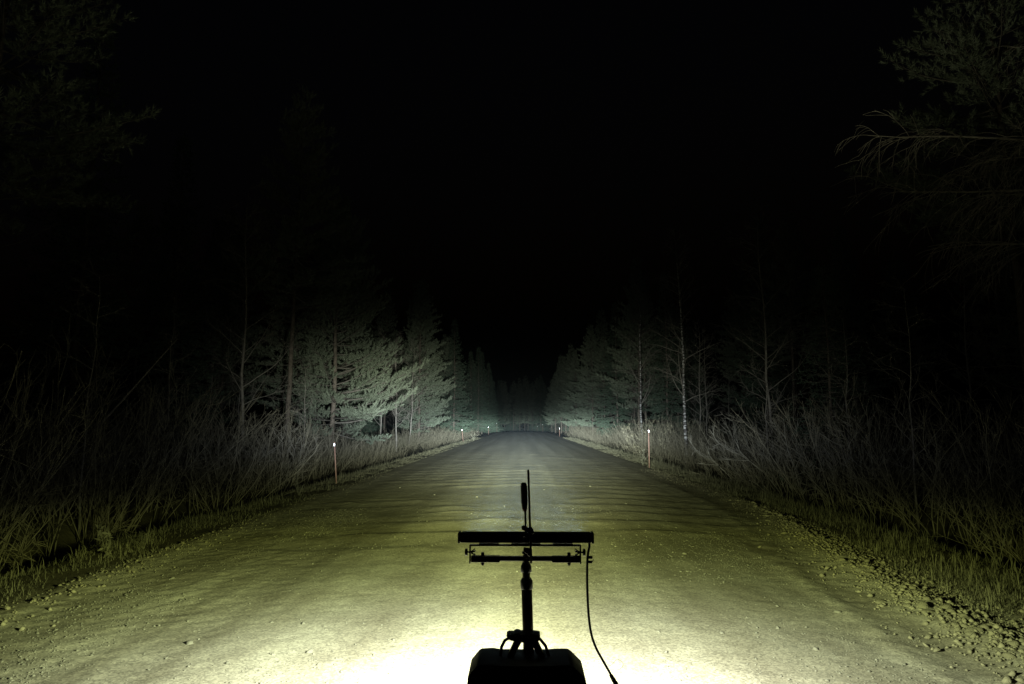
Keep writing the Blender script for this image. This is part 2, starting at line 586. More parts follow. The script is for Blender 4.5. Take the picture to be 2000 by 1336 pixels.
def verge_points(n, side):
    y = 2.0 + 78 * rng.random(n) ** 1.9
    if side > 0:
        inner = np.minimum(berm_x(y) + 0.35, 4.6)
        u = rng.random(n) ** 0.75
        x = inner + (5.75 - inner) * u
    else:
        u = rng.random(n) ** 0.8
        x = -(4.5 + 1.15 * u)
    clump = fbm(x * 1.9, y * 1.2, 301)
    k = rng.random(n) < 0.15 + 0.85 * smooth(0.30, 0.58, clump)
    x, y, u, clump = x[k], y[k], u[k], clump[k]
    z = np.where(np.abs(x) < ROAD_EDGE, road_height(x, y), ground_height(x, y)) - 0.01
    L = (0.05 + 0.10 * rng.random(len(x)) + 0.30 * rng.random(len(x)) ** 10) * (0.5 + 1.0 * clump) * (0.45 + 0.9 * u)
    L *= 1.05 if side > 0 else 0.70
    return np.stack([x, y, z], -1), L


P, L = verge_points(150000, 1)
tag(grass('verge_grass', P, L, M['grass'], lean=0.85, width=0.0028), 'dry tangled grass along the verge beside the graded ridge', 'grass', kind='stuff')
P, L = verge_points(90000, -1)
tag(grass('verge_grass', P, L, M['grass'], lean=0.85, width=0.0028), 'short dry grass along the narrow verge under the big pine', 'grass', kind='stuff')


def ditch_points(n):
    y = 3.0 + 70 * rng.random(n) ** 1.4
    s = np.where(rng.random(n) < 0.5, -1, 1)
    x = s * rng.uniform(8.1, 11.5, n)
    return np.stack([x, y, ground_height(x, y) - 0.02], -1), 0.3 + 0.9 * rng.random(n) ** 2


P, L = ditch_points(16000)
tag(grass('bank_grass', P, L, M['grass'], lean=0.22, width=0.005), 'tall withered grass covering the forest-side ditch banks', 'grass', kind='stuff')


# ================================================================== vegetation builders
def unit(v):
    v = np.asarray(v, float)
    return v / (np.linalg.norm(v) + 1e-9)


def grow(p0, d0, length, n, wander, lift, r):
    """a wandering shoot: list of points"""
    pts = [np.asarray(p0, float)]
    d = unit(d0)
    for i in range(n):
        d = unit(d + r.normal(0, wander, 3) + np.array([0, 0, lift]))
        pts.append(pts[-1] + d * length / n)
    return np.array(pts)


def at_path(P, t):
    f = t * (len(P) - 1); i = min(int(f), len(P) - 2); u = f - i
    return P[i] * (1 - u) + P[i + 1] * u, unit(P[i + 1] - P[i])


def tufts(P, D, L, K, nl, nw, r, spread=0.9):
    """needle tufts: N shoots, K needles each"""
    P = np.asarray(P); D = np.asarray(D); L = np.asarray(L)
    n = len(P)
    t = np.linspace(0.0, 1.0, K)[None, :] + r.uniform(-0.05, 0.05, (n, K))
    base = P[:, None, :] + D[:, None, :] * (t * L[:, None])[..., None]
    rv = r.normal(0, 1, (n, K, 3))
    rv -= (rv * D[:, None, :]).sum(-1, keepdims=True) * D[:, None, :]
    rv /= np.linalg.norm(rv, axis=-1, keepdims=True) + 1e-9
    ang = spread * (1.1 - 0.75 * np.clip(t, 0, 1))[..., None]
    nd = D[:, None, :] * np.cos(ang) + rv * np.sin(ang)
    sd = np.cross(nd, r.normal(0, 1, (n, K, 3)))
    sd /= np.linalg.norm(sd, axis=-1, keepdims=True) + 1e-9
    ln = nl * r.uniform(0.75, 1.2, (n, K, 1))
    V = np.stack([base - sd * nw / 2, base + sd * nw / 2, base + nd * ln], 2).reshape(-1, 3)
    return V, np.arange(n * K * 3).reshape(-1, 3)


def conifer(seed, H, base, Lmax, kind='pine', K=22, nl=0.10, nw=0.010, asym=0.35, dead=14, step=0.42, sec=0.20, rad=None, big=1.0):
    r = np.random.default_rng(seed)
    trunk = MB(); limbs = MB()
    rad = rad or 0.012 * H + 0.02
    zz = np.linspace(-0.3, H, 14)
    wob = np.cumsum(r.normal(0, 0.02, (14, 2)), 0)
    tp = np.stack([wob[:, 0], wob[:, 1], zz], -1)
    tr = rad * np.clip(1 - zz / H, 0.03, 1) ** 0.8 + 0.004
    tr[0] *= 1.35
    trunk.tube(tp, tr, 9)

    def tpoint(z):
        return np.array([np.interp(z, zz, tp[:, 0]), np.interp(z, zz, tp[:, 1]), z])
    TP, TD, TL = [], [], []
    z = base
    while z < H - 0.15:
        t = (z - base) / (H - base)
        nb = r.integers(4, 7) if kind == 'pine' else r.integers(5, 8)
        a0 = r.uniform(0, 2 * PI)
        for b in range(nb):
            a = a0 + b * 2 * PI / nb + r.normal(0, 0.25)
            if kind == 'pine':
                prof = (1 - t) ** 0.75 * (0.55 + 0.45 * min(1, t * 4 + 0.4)) + 0.05
                incl = -0.10 + 0.85 * t ** 1.3 + r.normal(0, 0.12)
                lift = 0.07
            else:
                prof = (1 - t) ** 0.95 + 0.03
                incl = -0.30 + 0.75 * t ** 1.5 + r.normal(0, 0.08)
                lift = 0.045
            Lb = Lmax * prof * (1 + asym * math.cos(a)) * r.uniform(0.62, 1.12)
            if Lb < 0.12: Lb = 0.12
            d = np.array([math.cos(a) * math.cos(incl), math.sin(a) * math.cos(incl), math.sin(incl)])
            nseg = 6
            path = grow(tpoint(z + r.normal(0, 0.08)), d, Lb, nseg, 0.06, lift, r)
            limbs.tube(path, np.linspace(0.010 * Lb + 0.006, 0.003, nseg + 1), 4, cap=False)
            s0 = 0.32 if (kind == 'pine' and Lb > 1.2) else 0.15
            m = max(3, int(Lb * (1 - s0) / sec))
            for q in range(m):
                tt = s0 + (1 - s0) * (q + r.random()) / m
                p, dd = at_path(path, min(tt, 0.99))
                side = 1 if q % 2 else -1
                h = unit(np.array([-dd[1], dd[0], 0]))
                Ls = (0.18 + 0.42 * Lb * (1 - tt) * r.uniform(0.5, 1.0)) * r.uniform(0.6, 1.1)
                Ls = min(Ls, 0.95)
                sdv = unit(dd * r.uniform(0.5, 0.9) + h * side * r.uniform(0.5, 1.0) + np.array([0, 0, r.normal(0.08, 0.30 if kind == 'pine' else 0.16)]))
                if kind == 'spruce':
                    sdv = unit(sdv + np.array([0, 0, -0.18]))
                e = p + sdv * Ls
                limbs.tube(np.array([p, (p + e) / 2 + r.normal(0, 0.02, 3), e]), [0.006, 0.004, 0.002], 3, cap=False)
                nt_ = max(1, int(Ls / (0.11 * big)))
                for k in range(nt_):
                    u = (k + 0.6 + 0.4 * r.random()) / nt_
                    TP.append(p + (e - p) * u * 0.95)
                    up = 0.8 if kind == 'pine' else -0.05
                    TD.append(unit(sdv + r.normal(0, 0.45, 3) + np.array([0, 0, up])))
                    TL.append(big * (r.uniform(0.10, 0.19) if kind == 'pine' else r.uniform(0.14, 0.26)))
            TP.append(path[-1]); TD.append(unit(path[-1] - path[-2] + np.array([0, 0, 0.35]))); TL.append(0.2)
        z += step * r.uniform(0.75, 1.25) * (1 - 0.35 * t)
    TP.append(tp[-1]); TD.append(np.array([0, 0, 1.0])); TL.append(0.3)
    for k in range(dead):
        zd = r.uniform(0.8, max(1.0, base + 0.5)); a = r.uniform(0, 2 * PI)
        d = np.array([math.cos(a), math.sin(a), r.uniform(-0.35, 0.25)])
        path = grow(tpoint(zd), d, r.uniform(0.5, 2.0), 5, 0.14, 0.0, r)
        limbs.tube(path, np.linspace(0.011, 0.003, 6), 3, cap=False)
        for q in range(5):
            p, dd = at_path(path, r.uniform(0.3, 0.95))
            limbs.tube(grow(p, dd + r.normal(0, 0.6, 3), r.uniform(0.15, 0.6), 3, 0.15, -0.03, r), [0.005, 0.004, 0.003, 0.002], 3, cap=False)
    V, F = tufts(TP, TD, TL, K, nl, nw, r, 0.95 if kind == 'pine' else 0.75)
    crown = mesh_np('crown', V, F)
    crown.materials.append(M['needle'] if kind == 'pine' else M['spruce'])
    tm = trunk.mesh('trunk', True); tm.materials.append(M['pine_bark'])
    lm = limbs.mesh('limbs'); lm.materials.append(M['pine_limb'])
    return dict(trunk=tm, limbs=lm, crown=crown)


def birch(seed, H, base, Lmax, rad, droop=0.0, asym=0.0, nb=34, twigs=9, lean=(0, 0), over=(), white=True):
    r = np.random.default_rng(seed)
    trunk = MB(); limbs = MB()
    zz = np.linspace(-0.3, H, 12)
    wob = np.cumsum(r.normal(0, 0.035, (12, 2)), 0)
    tp = np.stack([wob[:, 0] + lean[0] * zz, wob[:, 1] + lean[1] * zz, zz], -1)
    tr = rad * np.clip(1 - zz / H, 0.04, 1) ** 0.85 + 0.003
    trunk.tube(tp, tr, 8)
    for b in range(nb):
        t = (b + r.random()) / nb
        z = base + (H - base) * t
        p = np.array([np.interp(z, zz, tp[:, 0]), np.interp(z, zz, tp[:, 1]), z])
        a = r.uniform(0, 2 * PI)
        Lb = Lmax * (1 - t) ** 0.7 * r.uniform(0.5, 1.1) * (1 + asym * math.cos(a)) + 0.2
        d = np.array([math.cos(a), math.sin(a), r.uniform(0.5, 1.1)])
        path = grow(p, d, Lb, 7, 0.10, -0.02 - droop * 0.16, r)
        limbs.tube(path, np.linspace(0.009 * Lb + 0.004, 0.003, 8), 4, cap=False)
        for q in range(twigs):
            tt = r.uniform(0.25, 1.0)
            p2, dd = at_path(path, min(tt, 0.99))
            d2 = unit(dd + r.normal(0, 0.55, 3))
            Lq = r.uniform(0.25, 0.95) * (0.5 + 0.25 * Lb)
            pa = grow(p2, d2, Lq, 5, 0.13, 0.02 - droop * 0.42, r)
            limbs.tube(pa, np.linspace(0.0050, 0.0022, 6), 3, cap=False)
            for s in range(3):
                p3, d3 = at_path(pa, r.uniform(0.3, 0.98))
                limbs.tube(grow(p3, d3 + r.normal(0, 0.5, 3), Lq * r.uniform(0.25, 0.6), 3, 0.12, -droop * 0.45, r),
                           [0.0032, 0.0028, 0.0022, 0.0016], 3, cap=False)
    for (z, a, ln, rise) in over:
        p = np.array([np.interp(z, zz, tp[:, 0]), np.interp(z, zz, tp[:, 1]), z])
        path = grow(p, (math.cos(a), math.sin(a), rise), ln, 9, 0.06, -0.035, r)
        limbs.tube(path, np.linspace(0.040, 0.008, 10), 6, cap=False)
        for q in range(34):
            p2, dd = at_path(path, min(r.uniform(0.3, 1.0), 0.99))
            d2 = unit(dd * 0.8 + r.normal(0, 0.5, 3))
            Lq = r.uniform(0.5, 1.5)
            pa = grow(p2, d2, Lq, 6, 0.13, -0.16, r)
            limbs.tube(pa, np.linspace(0.0085, 0.0045, 7), 3, cap=False)
            for s_ in range(5):
                p3, d3 = at_path(pa, r.uniform(0.25, 0.98))
                limbs.tube(grow(p3, d3 + r.normal(0, 0.45, 3), Lq * r.uniform(0.25, 0.6), 4, 0.13, -0.20, r),
                           [0.006, 0.0052, 0.0046, 0.004, 0.003], 3, cap=False)
    tm = trunk.mesh('trunk', True); tm.materials.append(M['birch'] if white else M['dead_twig'])
    lm = limbs.mesh('limbs'); lm.materials.append(M['dead_twig'] if not over else M['birch_twig'])
    return dict(trunk=tm, limbs=lm)


def shrub(seed, H, spread, stems, twigs=7, thick=0.011, curl=0.09, leaves=0, fat=1.0, bark='twig'):
    r = np.random.default_rng(seed)
    big = MB(); small = MB(); lf = MB()
    for s in range(stems):
        a = r.uniform(0, 2 * PI); q = spread * math.sqrt(r.random())
        p = np.array([math.cos(a) * q * 0.5, math.sin(a) * q * 0.5, -0.15])
        d = np.array([math.cos(a) * q * 0.42, math.sin(a) * q * 0.42, 1.0]) + r.normal(0, 0.12, 3)
        Ls = H * r.uniform(0.5, 1.08)
        path = grow(p, d, Ls, 8, curl, 0.02, r)
        big.tube(path, np.linspace(thick * r.uniform(0.7, 1.2), 0.0035, 9), 4, cap=False)
        for k in range(twigs):
            tt = r.uniform(0.22, 0.97)
            p2, dd = at_path(path, tt)
            L2 = Ls * r.uniform(0.15, 0.42) * (1.15 - 0.6 * tt)
            pa = grow(p2, dd + r.normal(0, 0.42, 3), L2, 5, curl * 1.3, 0.05, r)
            small.tube(pa, fat * np.linspace(0.0060, 0.0026, 6), 3, cap=False)
            for m in range(3):
                p3, d3 = at_path(pa, r.uniform(0.3, 0.95))
                pb = grow(p3, d3 + r.normal(0, 0.45, 3), L2 * r.uniform(0.25, 0.6), 3, curl * 1.4, 0.04, r)
                small.tube(pb, fat * np.array([0.0040, 0.0034, 0.0028, 0.0020]), 3, cap=False)
                for q2 in range(leaves):
                    c, dd2 = at_path(pb, r.random())
                    u = unit(r.normal(0, 1, 3)); v = unit(np.cross(u, r.normal(0, 1, 3)))
                    w = r.uniform(0.015, 0.032)
                    lf.add(np.array([c, c + u * w + v * w * 0.5, c + u * w * 2.2, c + u * w - v * w * 0.5]), [[0, 1, 2, 3]])
    out = {}
    out['stems'] = big.mesh('stems'); out['stems'].materials.append(M[bark])
    out['crown'] = small.mesh('crown'); out['crown'].materials.append(M[bark])
    if leaves:
        out['leaves'] = lf.mesh('leaves'); out['leaves'].materials.append(M['leaf'])
    return out


def plant(name, parts, x, y, rz=0.0, s=1.0, label=None, cat=None, group=None, tilt=None, sz=None):
    z = float(ground_height(np.array([x]), np.array([y]))[0])
    e = empty(name, (x, y, z), rz)
    if tilt: e.rotation_euler = (tilt[0], tilt[1], rz)
    e.scale = (s, s, s * (sz or 1.0))
    for pn, me in parts.items():
        o = bpy.data.objects.new(pn, me)
        col.objects.link(o)
        o.parent = e
    return tag(e, label, cat, group)


pineA = conifer(101, 12.5, 1.2, 3.7, K=48, nl=0.11, nw=0.012, asym=0.35, step=0.50, sec=0.085, big=1.5, rad=0.12)
pineB = conifer(102, 13.5, 1.2, 3.0, K=20, nl=0.13, nw=0.026, asym=0.3, step=0.44, sec=0.085, big=1.2, rad=0.11)
pineC = conifer(103, 15.0, 3.0, 2.8, K=16, nl=0.14, nw=0.028, asym=0.2, step=0.50, dead=24, sec=0.10, big=1.2, rad=0.11)
pineHigh = conifer(104, 15.0, 6.2, 3.0, K=20, nl=0.12, nw=0.020, asym=0.1, step=0.52, dead=46, sec=0.09, big=1.2, rad=0.105)
spruceA = conifer(105, 14.5, 0.7, 2.5, kind='spruce', K=16, nl=0.10, nw=0.024, asym=0.1, step=0.40, sec=0.14, dead=4, rad=0.11)
spruceB = conifer(106, 7.5, 0.5, 1.7, kind='spruce', K=12, nl=0.07, nw=0.016, asym=0.0, step=0.36, sec=0.16, dead=4, rad=0.06)
birchA = birch(111, 11.0, 2.5, 2.4, 0.085)
birchB = birch(112, 8.0, 1.6, 1.6, 0.045, nb=26, twigs=7, white=False)
birchOver = birch(113, 13.0, 5.5, 3.0, 0.16, droop=0.62, asym=0.2, nb=22, twigs=8,
                  over=[(7.0, 0.05, 5.4, 0.22), (6.2, -0.25, 4.6, 0.30), (6.6, 0.35, 4.4, 0.32), (5.4, 0.1, 4.0, 0.3), (5.0, -0.1, 3.4, 0.25)])
sapling = birch(114, 5.5, 1.2, 1.0, 0.024, nb=16, twigs=5, white=False)
SH = [shrub(121, 3.0, 1.3, 22), shrub(122, 2.5, 1.1, 20, curl=0.07), shrub(123, 3.4, 1.5, 24, curl=0.13, thick=0.015),
      shrub(124, 2.1, 1.0, 24, curl=0.06, thick=0.008), shrub(125, 2.8, 1.5, 18, twigs=9, curl=0.16, thick=0.014)]
SHN = ['tall upright', 'slender', 'tall crooked thick-stemmed', 'fine-twigged brushy', 'gnarled wide-spreading']
SHH = [3.0, 2.5, 3.4, 2.1, 2.8]
shrubPale = shrub(127, 2.7, 1.6, 15, twigs=8, thick=0.018, curl=0.15, fat=1.7, bark='pale_twig')
shrubLeaf = shrub(126, 2.4, 1.2, 22, leaves=2)

# ---- trees that can be told apart
GL = 'trees of the lit forest edge'
plant('pine_tree', pineA, -9.0, 32.5, R(-8), 1.0, 'bushy pine with bright layered needle pads behind the shrubs, beside a bare trunk', 'pine')
plant('pine_tree', pineHigh, -9.1, 26.5, R(40), 1.0, 'bare straight pine trunk with dead side branches next to the bushy lit pine', 'pine')
plant('birch_tree', birchB, -9.0, 22.5, R(70), 1.2, 'slim pale birch trunk rising out of the shrubs near the bare pine trunk', 'birch')
for i, (x, y, k) in enumerate([(-8.0, 44, birchB), (-8.4, 46.5, birchB), (-8.9, 43.0, birchB), (-8.2, 49.5, birchB)]):
    plant('birch_tree', k, x, y, R(80 * i), 1.0, 'thin bare birch in the gap between two lit pines', 'birch', 'thin birches in the gap between the pines', sz=0.95)
plant('pine_tree', pineB, -8.6, 57.0, R(5), 1.0, 'tall full pine behind the thin birches, its needles lit along the road side', 'pine')
plant('pine_tree', pineB, -9.8, 64.0, R(60), 0.95, 'pine crowded behind the tall full pine beyond the birches', 'pine')
plant('spruce_tree', spruceA, -8.4, 84.0, R(20), 1.0, 'pointed spruce standing where the lit forest edge ends', 'spruce')
plant('pine_tree', pineB, 8.3, 106.0, R(180), 0.95, 'last lit pine before the dark end of the road, opposite the pointed spruce', 'pine')
plant('pine_tree', pineB, 8.6, 84.0, R(170), 1.0, 'broad pine with drooping needle layers behind the leafy shrub', 'pine')
plant('spruce_tree', spruceA, 9.4, 68.0, R(200), 0.95, 'spruce with hanging branches beside the broad drooping pine', 'spruce')
plant('pine_tree', pineC, 9.4, 55.0, R(190), 1.0, 'pine with bare lower trunk between the drooping spruce and the birch', 'pine')
plant('birch_tree', birchA, 7.9, 33.5, R(10), 1.0, 'white birch trunk with black marks standing above the ditch shrubs', 'birch', sz=1.05)
plant('birch_tree', birchA, 8.3, 48.0, R(130), 1.0, 'white-barked birch stem close to the bare lower pine trunk', 'birch')
plant('birch_tree', birchB, 9.2, 25.0, R(30), 1.2, 'thin dark birch among crooked bare shrubs', 'birch')
plant('spruce_tree', spruceB, 8.2, 18.5, R(30), 0.8, 'small dark spruce hidden behind bare shrubs', 'spruce')
plant('birch_tree', birchOver, 12.6, 13.2, R(180), 1.0, 'large birch with drooping bare twigs hanging over the roadside high above', 'birch')
plant('pine_tree', pineHigh, 11.4, 15.5, R(150), 1.0, 'tall pine with a dim crown behind the drooping birch twigs', 'pine')
plant('pine_tree', pineHigh, -11.2, 13.5, R(10), 1.0, 'tall pine whose dim crown hangs above the leaning thin trunk', 'pine')

# ---- the rest of the forest
BANDS = {-1: [(13, 'beyond the leaning dead trunk'), (24, 'beyond the leaning orange marker post'), (40, 'behind the bushy lit pine'),
              (54, 'behind the thin birches in the gap'), (76, 'behind the tall full pine'), (110, 'around the pointed spruce'), (999, 'close to the dark road end')],
         1: [(13, 'beyond the graded earth ridge'), (21, 'around the small dark spruce'), (30, 'behind the upright pinkish marker post'), (44, 'around the white birch'),
             (62, 'near the bare-trunked pine'), (95, 'around the drooping pine'), (999, 'past the last lit pine')]}


def where(x, y):
    for lim, txt in BANDS[1 if x > 0 else -1]:
        if y < lim: return txt


placed = [(-9.3, 32.5), (-9.1, 26.5), (-8.6, 57), (-9.8, 64), (-8.4, 84), (8.3, 106), (8.6, 84), (9.4, 68), (9.4, 55),
          (7.9, 33.5), (8.2, 18.5), (12.6, 13.2), (11.4, 15.5), (-11.2, 13.5)]
kinds = [('pine_tree', pineC, 'pine', 'dark pine deep in the forest'),
         ('pine_tree', pineHigh, 'pine', 'high-crowned bare-trunked pine deep in the forest'),
         ('spruce_tree', spruceA, 'spruce', 'dark spruce deep in the forest'),
         ('birch_tree', birchB, 'birch', 'thin leafless birch deep in the forest')]
count = 0
tries = 0
while count < 104 and tries < 6000:
    tries += 1
    y = 8 + 140 * random.random() ** 1.15
    s = random.choice((-1, 1))
    x = s * (10.3 + 14 * random.random() ** 1.6)
    if y > 70: x = s * (8.6 + 10 * random.random() ** 1.4)
    if y < 28 and abs(x) < 14.5: continue
    if any((x - a) ** 2 + (y - b) ** 2 < 2.9 ** 2 for a, b in placed):
        continue
    placed.append((x, y)); count += 1
    nm, kd, ct, lb = random.choices(kinds, (4, 4, 2, 3))[0]
    plant(nm, kd, x, y, random.uniform(0, 6.28), random.uniform(0.62, 1.15), lb + ' ' + where(x, y), ct, lb.replace(ct, ct + 's'))
# ---- across the end of the road
far = [('pine_tree', pineC, 'pine', 'far pine standing across the dark end of the road', 'far pines across the end of the road'),
       ('spruce_tree', spruceA, 'spruce', 'far spruce standing across the dark end of the road', 'far spruces across the end of the road'),
       ('pine_tree', pineHigh, 'pine', 'far bare-trunked pine standing across the dark end of the road', 'far bare-trunked pines across the end of the road')]
for i in range(46):
    x = -26 + 52 * (i + random.random()) / 46
    y = random.uniform(270, 350)
    nm, kd, ct, lb, gp = random.choice(far)
    plant(nm, kd, x, y, random.uniform(0, 6.28), random.uniform(1.35, 1.7), lb, ct, gp)
for i in range(14):
    s = -1 if i % 2 else 1
    y = 118 + 4.6 * i
    x = s * (7.6 + 1.2 * random.random() - 0.012 * (y - 118))
    nm, kd, ct, lb, gp = far[i % 2]
    plant(nm, kd, x, y, random.uniform(0, 6.28), random.uniform(0.9, 1.1), 'far %s on the roadside just before the end of the road' % ct, ct,
          'far %ss just before the end of the road' % ct)

# ---- shrubs beyond the ditches
g_left = 'leafless shrubs in front of the bushy pine side'
g_right = 'leafless shrubs on the side of the white birch'
for s in (-1, 1):
    y = 5.0
    while y < 112:
        for row in range(2):
            if random.random() < 0.10: continue
            x = s * (7.55 + row * 1.25 + random.uniform(-0.35, 0.35))
            yy = y + random.uniform(-0.5, 0.5)
            k = random.choice(SH)
            if s < 0: hd = np.interp(yy, [5, 18, 22, 27, 40, 110], [2.9, 2.9, 2.3, 1.5, 1.4, 1.5])
            else: hd = np.interp(yy, [5, 19, 23, 27, 31, 36, 46, 52, 110], [2.7, 2.8, 2.3, 1.6, 1.7, 2.3, 2.1, 1.6, 1.6])
            sc = float(hd) * random.uniform(0.8, 1.15) / SHH[SH.index(k)]
            plant('bare_shrub', k, x, yy, random.uniform(0, 6.28), sc,
                  SHN[SH.index(k)] + ' leafless shrub across the ditch, ' + where(x, yy), 'shrub', g_right if s > 0 else g_left)
        y += 1.0 + y * 0.018
for (x, y, sc) in [(7.2, 38.5, 1.0), (7.6, 41.5, 1.05), (7.9, 35.5, 0.9)]:
    plant('leafy_shrub', shrubLeaf, x, y, random.uniform(0, 6), sc, 'shrub still carrying pale withered leaves near the white birch', 'shrub', 'shrubs with pale withered leaves')
for (x, y, sc) in [(7.3, 16.4, 0.95), (7.5, 18.6, 1.0), (7.2, 20.8, 0.95), (7.7, 22.6, 0.9), (7.6, 14.2, 0.9)]:
    plant('bare_shrub', shrubPale, x, y, random.uniform(0, 6), sc, 'pale thick-branched crooked shrub standing out beside the small dark spruce', 'shrub', 'pale crooked shrubs by the small spruce')
for (x, y, sc) in [(-7.5, 20.5, 0.85), (-7.8, 17.5, 0.8)]:
    plant('bare_shrub', shrubPale, x, y, random.uniform(0, 6), sc, 'pale thick-branched crooked shrub near the leaning orange marker post', 'shrub', 'pale crooked shrubs by the leaning post')
for (x, y) in [(-7.7, 12.0), (-8.1, 15.5), (7.6, 13.5), (8.0, 17.0), (-7.6, 24.0), (7.4, 21.0)]:
    plant('birch_sapling', sapling, x, y, random.uniform(0, 6), random.uniform(0.7, 0.95), 'thin bare sapling poking up out of the ditch shrubs', 'sapling', 'saplings among the ditch shrubs')

# leaning dead trunk
lean = MB()
lp = grow((-9.3, 13.2, 0.1), (1.75, 0.35, 2.35), 3.9, 8, 0.02, 0.0, np.random.default_rng(5))
lean.tube(lp, np.linspace(0.035, 0.008, 9), 7)
lo = lean.build('leaning_trunk', M['dead_twig'], None, True)
tag(lo, 'thin dead trunk leaning diagonally out of the dark shrubs', 'trunk')


# ---- weeds on the verge
def weed(name, x, y, seed, n, h, label, leafy=False):
    r = np.random.default_rng(seed)
    z = float(ground_height(np.array([x]), np.array([y]))[0])
    e = empty(name, (x, y, z))
    st = MB(); lf = MB()
    for i in range(n):
        a = r.uniform(0, 6.28)
        pa = grow((0, 0, -0.02), (math.cos(a) * 0.35, math.sin(a) * 0.35, 1), h * r.uniform(0.5, 1.1), 5, 0.12, -0.01, r)
        st.tube(pa, np.linspace(0.005, 0.0018, 6), 4, cap=False)
        for q in range(14 if leafy else 6):
            c, dd = at_path(pa, r.uniform(0.1, 1.0))
            u = unit(dd * 0.4 + r.normal(0, 0.7, 3) + np.array([0, 0, -0.15])); v = unit(np.cross(u, r.normal(0, 1, 3)))
            w = r.uniform(0.02, 0.045) if leafy else r.uniform(0.008, 0.02)
            lf.add(np.array([c, c + u * w + v * w * 0.4, c + u * w * 2.5, c + u * w - v * w * 0.4]), [[0, 1, 2, 3]])
    st.build('stems', M['weed'], e); lf.build('leaves', M['weed'], e)
    return tag(e, label, 'weed')


weed('withered_weed', -5.02, 8.45, 1, 7, 0.50, 'withered leafy weed drooping over the narrow verge edge', True)
weed('withered_weed', -4.95, 9.1, 2, 9, 0.34, 'upright tuft of dry stalks close to the drooping withered weed')
weed('withered_weed', -5.1, 15.8, 3, 8, 0.42, 'small dry weed at the foot of the reflector post under the bare pine trunk')
weed('withered_weed', 4.75, 27.5, 4, 8, 0.6, 'arched dry weed on the verge beyond the reflector post by the white birch', True)
weed('withered_weed', 5.5, 8.2, 6, 6, 0.6, 'dry stalks standing out of the grass behind the graded ridge')
weed('withered_weed', -4.75, 66.5, 7, 12, 1.1, 'pale dry tuft bending towards the road past the second reflector post', True)


# ================================================================== marker posts
def corner_cubes(mb, w, hgt, c, a=0.016):
    """retroreflector plate facing the traffic (-y): tiled mirror corners"""
    hh = a * math.sqrt(3) / 2
    dep = a / math.sqrt(6)
    nx_, nz_ = int(w / a) + 2, max(2, int(hgt / hh))
    for j in range(nz_):
        for i in range(-2 * nx_, 2 * nx_):
            x0 = i * a / 2
            z0_ = (j - nz_ / 2) * hh
            up_ = (i + j) % 2 == 0
            tri = [(x0, z0_), (x0 + a, z0_), (x0 + a / 2, z0_ + hh)] if up_ else [(x0, z0_ + hh), (x0 + a / 2, z0_), (x0 + a, z0_ + hh)]
            if abs(x0 + a / 2) > w / 2: continue
            A = [np.array([c[0] + p[0], c[1], c[2] + p[1]]) for p in tri]
            Vb = sum(A) / 3 + np.array([0, dep, 0])
            mb.add(np.array(A + [Vb]), [[0, 1, 3], [1, 2, 3], [2, 0, 3]])


def marker_post(x, y, h, tilt, label, group=None):
    z = float(road_height(np.array([np.clip(x, -4.8, 4.8)]), np.array([y]))[0]) - 0.06
    e = empty('marker_post', (x, y, z))
    e.rotation_euler = tilt
    b = MB(); b.tube([(0, 0, -0.2), (0, 0, h * 0.5), (0, 0, h - 0.11)], [0.016, 0.015, 0.014], 10)
    b.build('post', M['orange_post'], e, True)
    c = MB(); c.tube([(0, 0, h - 0.11), (0, 0, h - 0.03)], [0.0165, 0.0165], 12)
    sl = c.build('reflector_sleeve', M['post_white'], e, True)
    c = MB()
    wide_ = 0.036 if y < 50 else 0.060
    corner_cubes(c, wide_, wide_ * 1.6, (0, -0.026, h - 0.072))
    c.build('reflector', M['reflector'], sl)
    t = MB(); t.tube([(0, 0, h - 0.03), (0, 0, h - 0.008), (0, 0, h)], [0.016, 0.0155, 0.010], 10)
    t.build('cap', M['orange_post'], e, True)
    return tag(e, label, 'marker post', group)


marker_post(-5.02, 18.7, 1.20, (0, R(-4.5), 0), 'leaning orange marker post with white reflector beneath the bushy pine side')
marker_post(4.62, 25.3, 1.46, (0, R(0.3), 0), 'upright pinkish marker post with white reflector in front of the white birch side shrubs')
marker_post(-5.35, 62.5, 1.24, (0, R(-7), 0), 'leaning marker post with bright reflector across from the leafy shrub')
marker_post(4.75, 88.0, 1.2, (0, R(-1), 0), 'marker post with bright reflector below the drooping pine')
for (x, y, h) in [(-5.1, 104, 1.3), (-5.4, 146, 2.1), (-7.4, 168, 2.4), (5.0, 168, 2.35), (4.6, 210, 2.9)]:
    marker_post(x, y, h, (0, 0, 0), 'far marker post showing only its bright reflector near the road end', 'far marker posts near the road end')


# ================================================================== lamp rig
CX = 0.014          # rig centre
RY = 3.0            # rig distance along the road


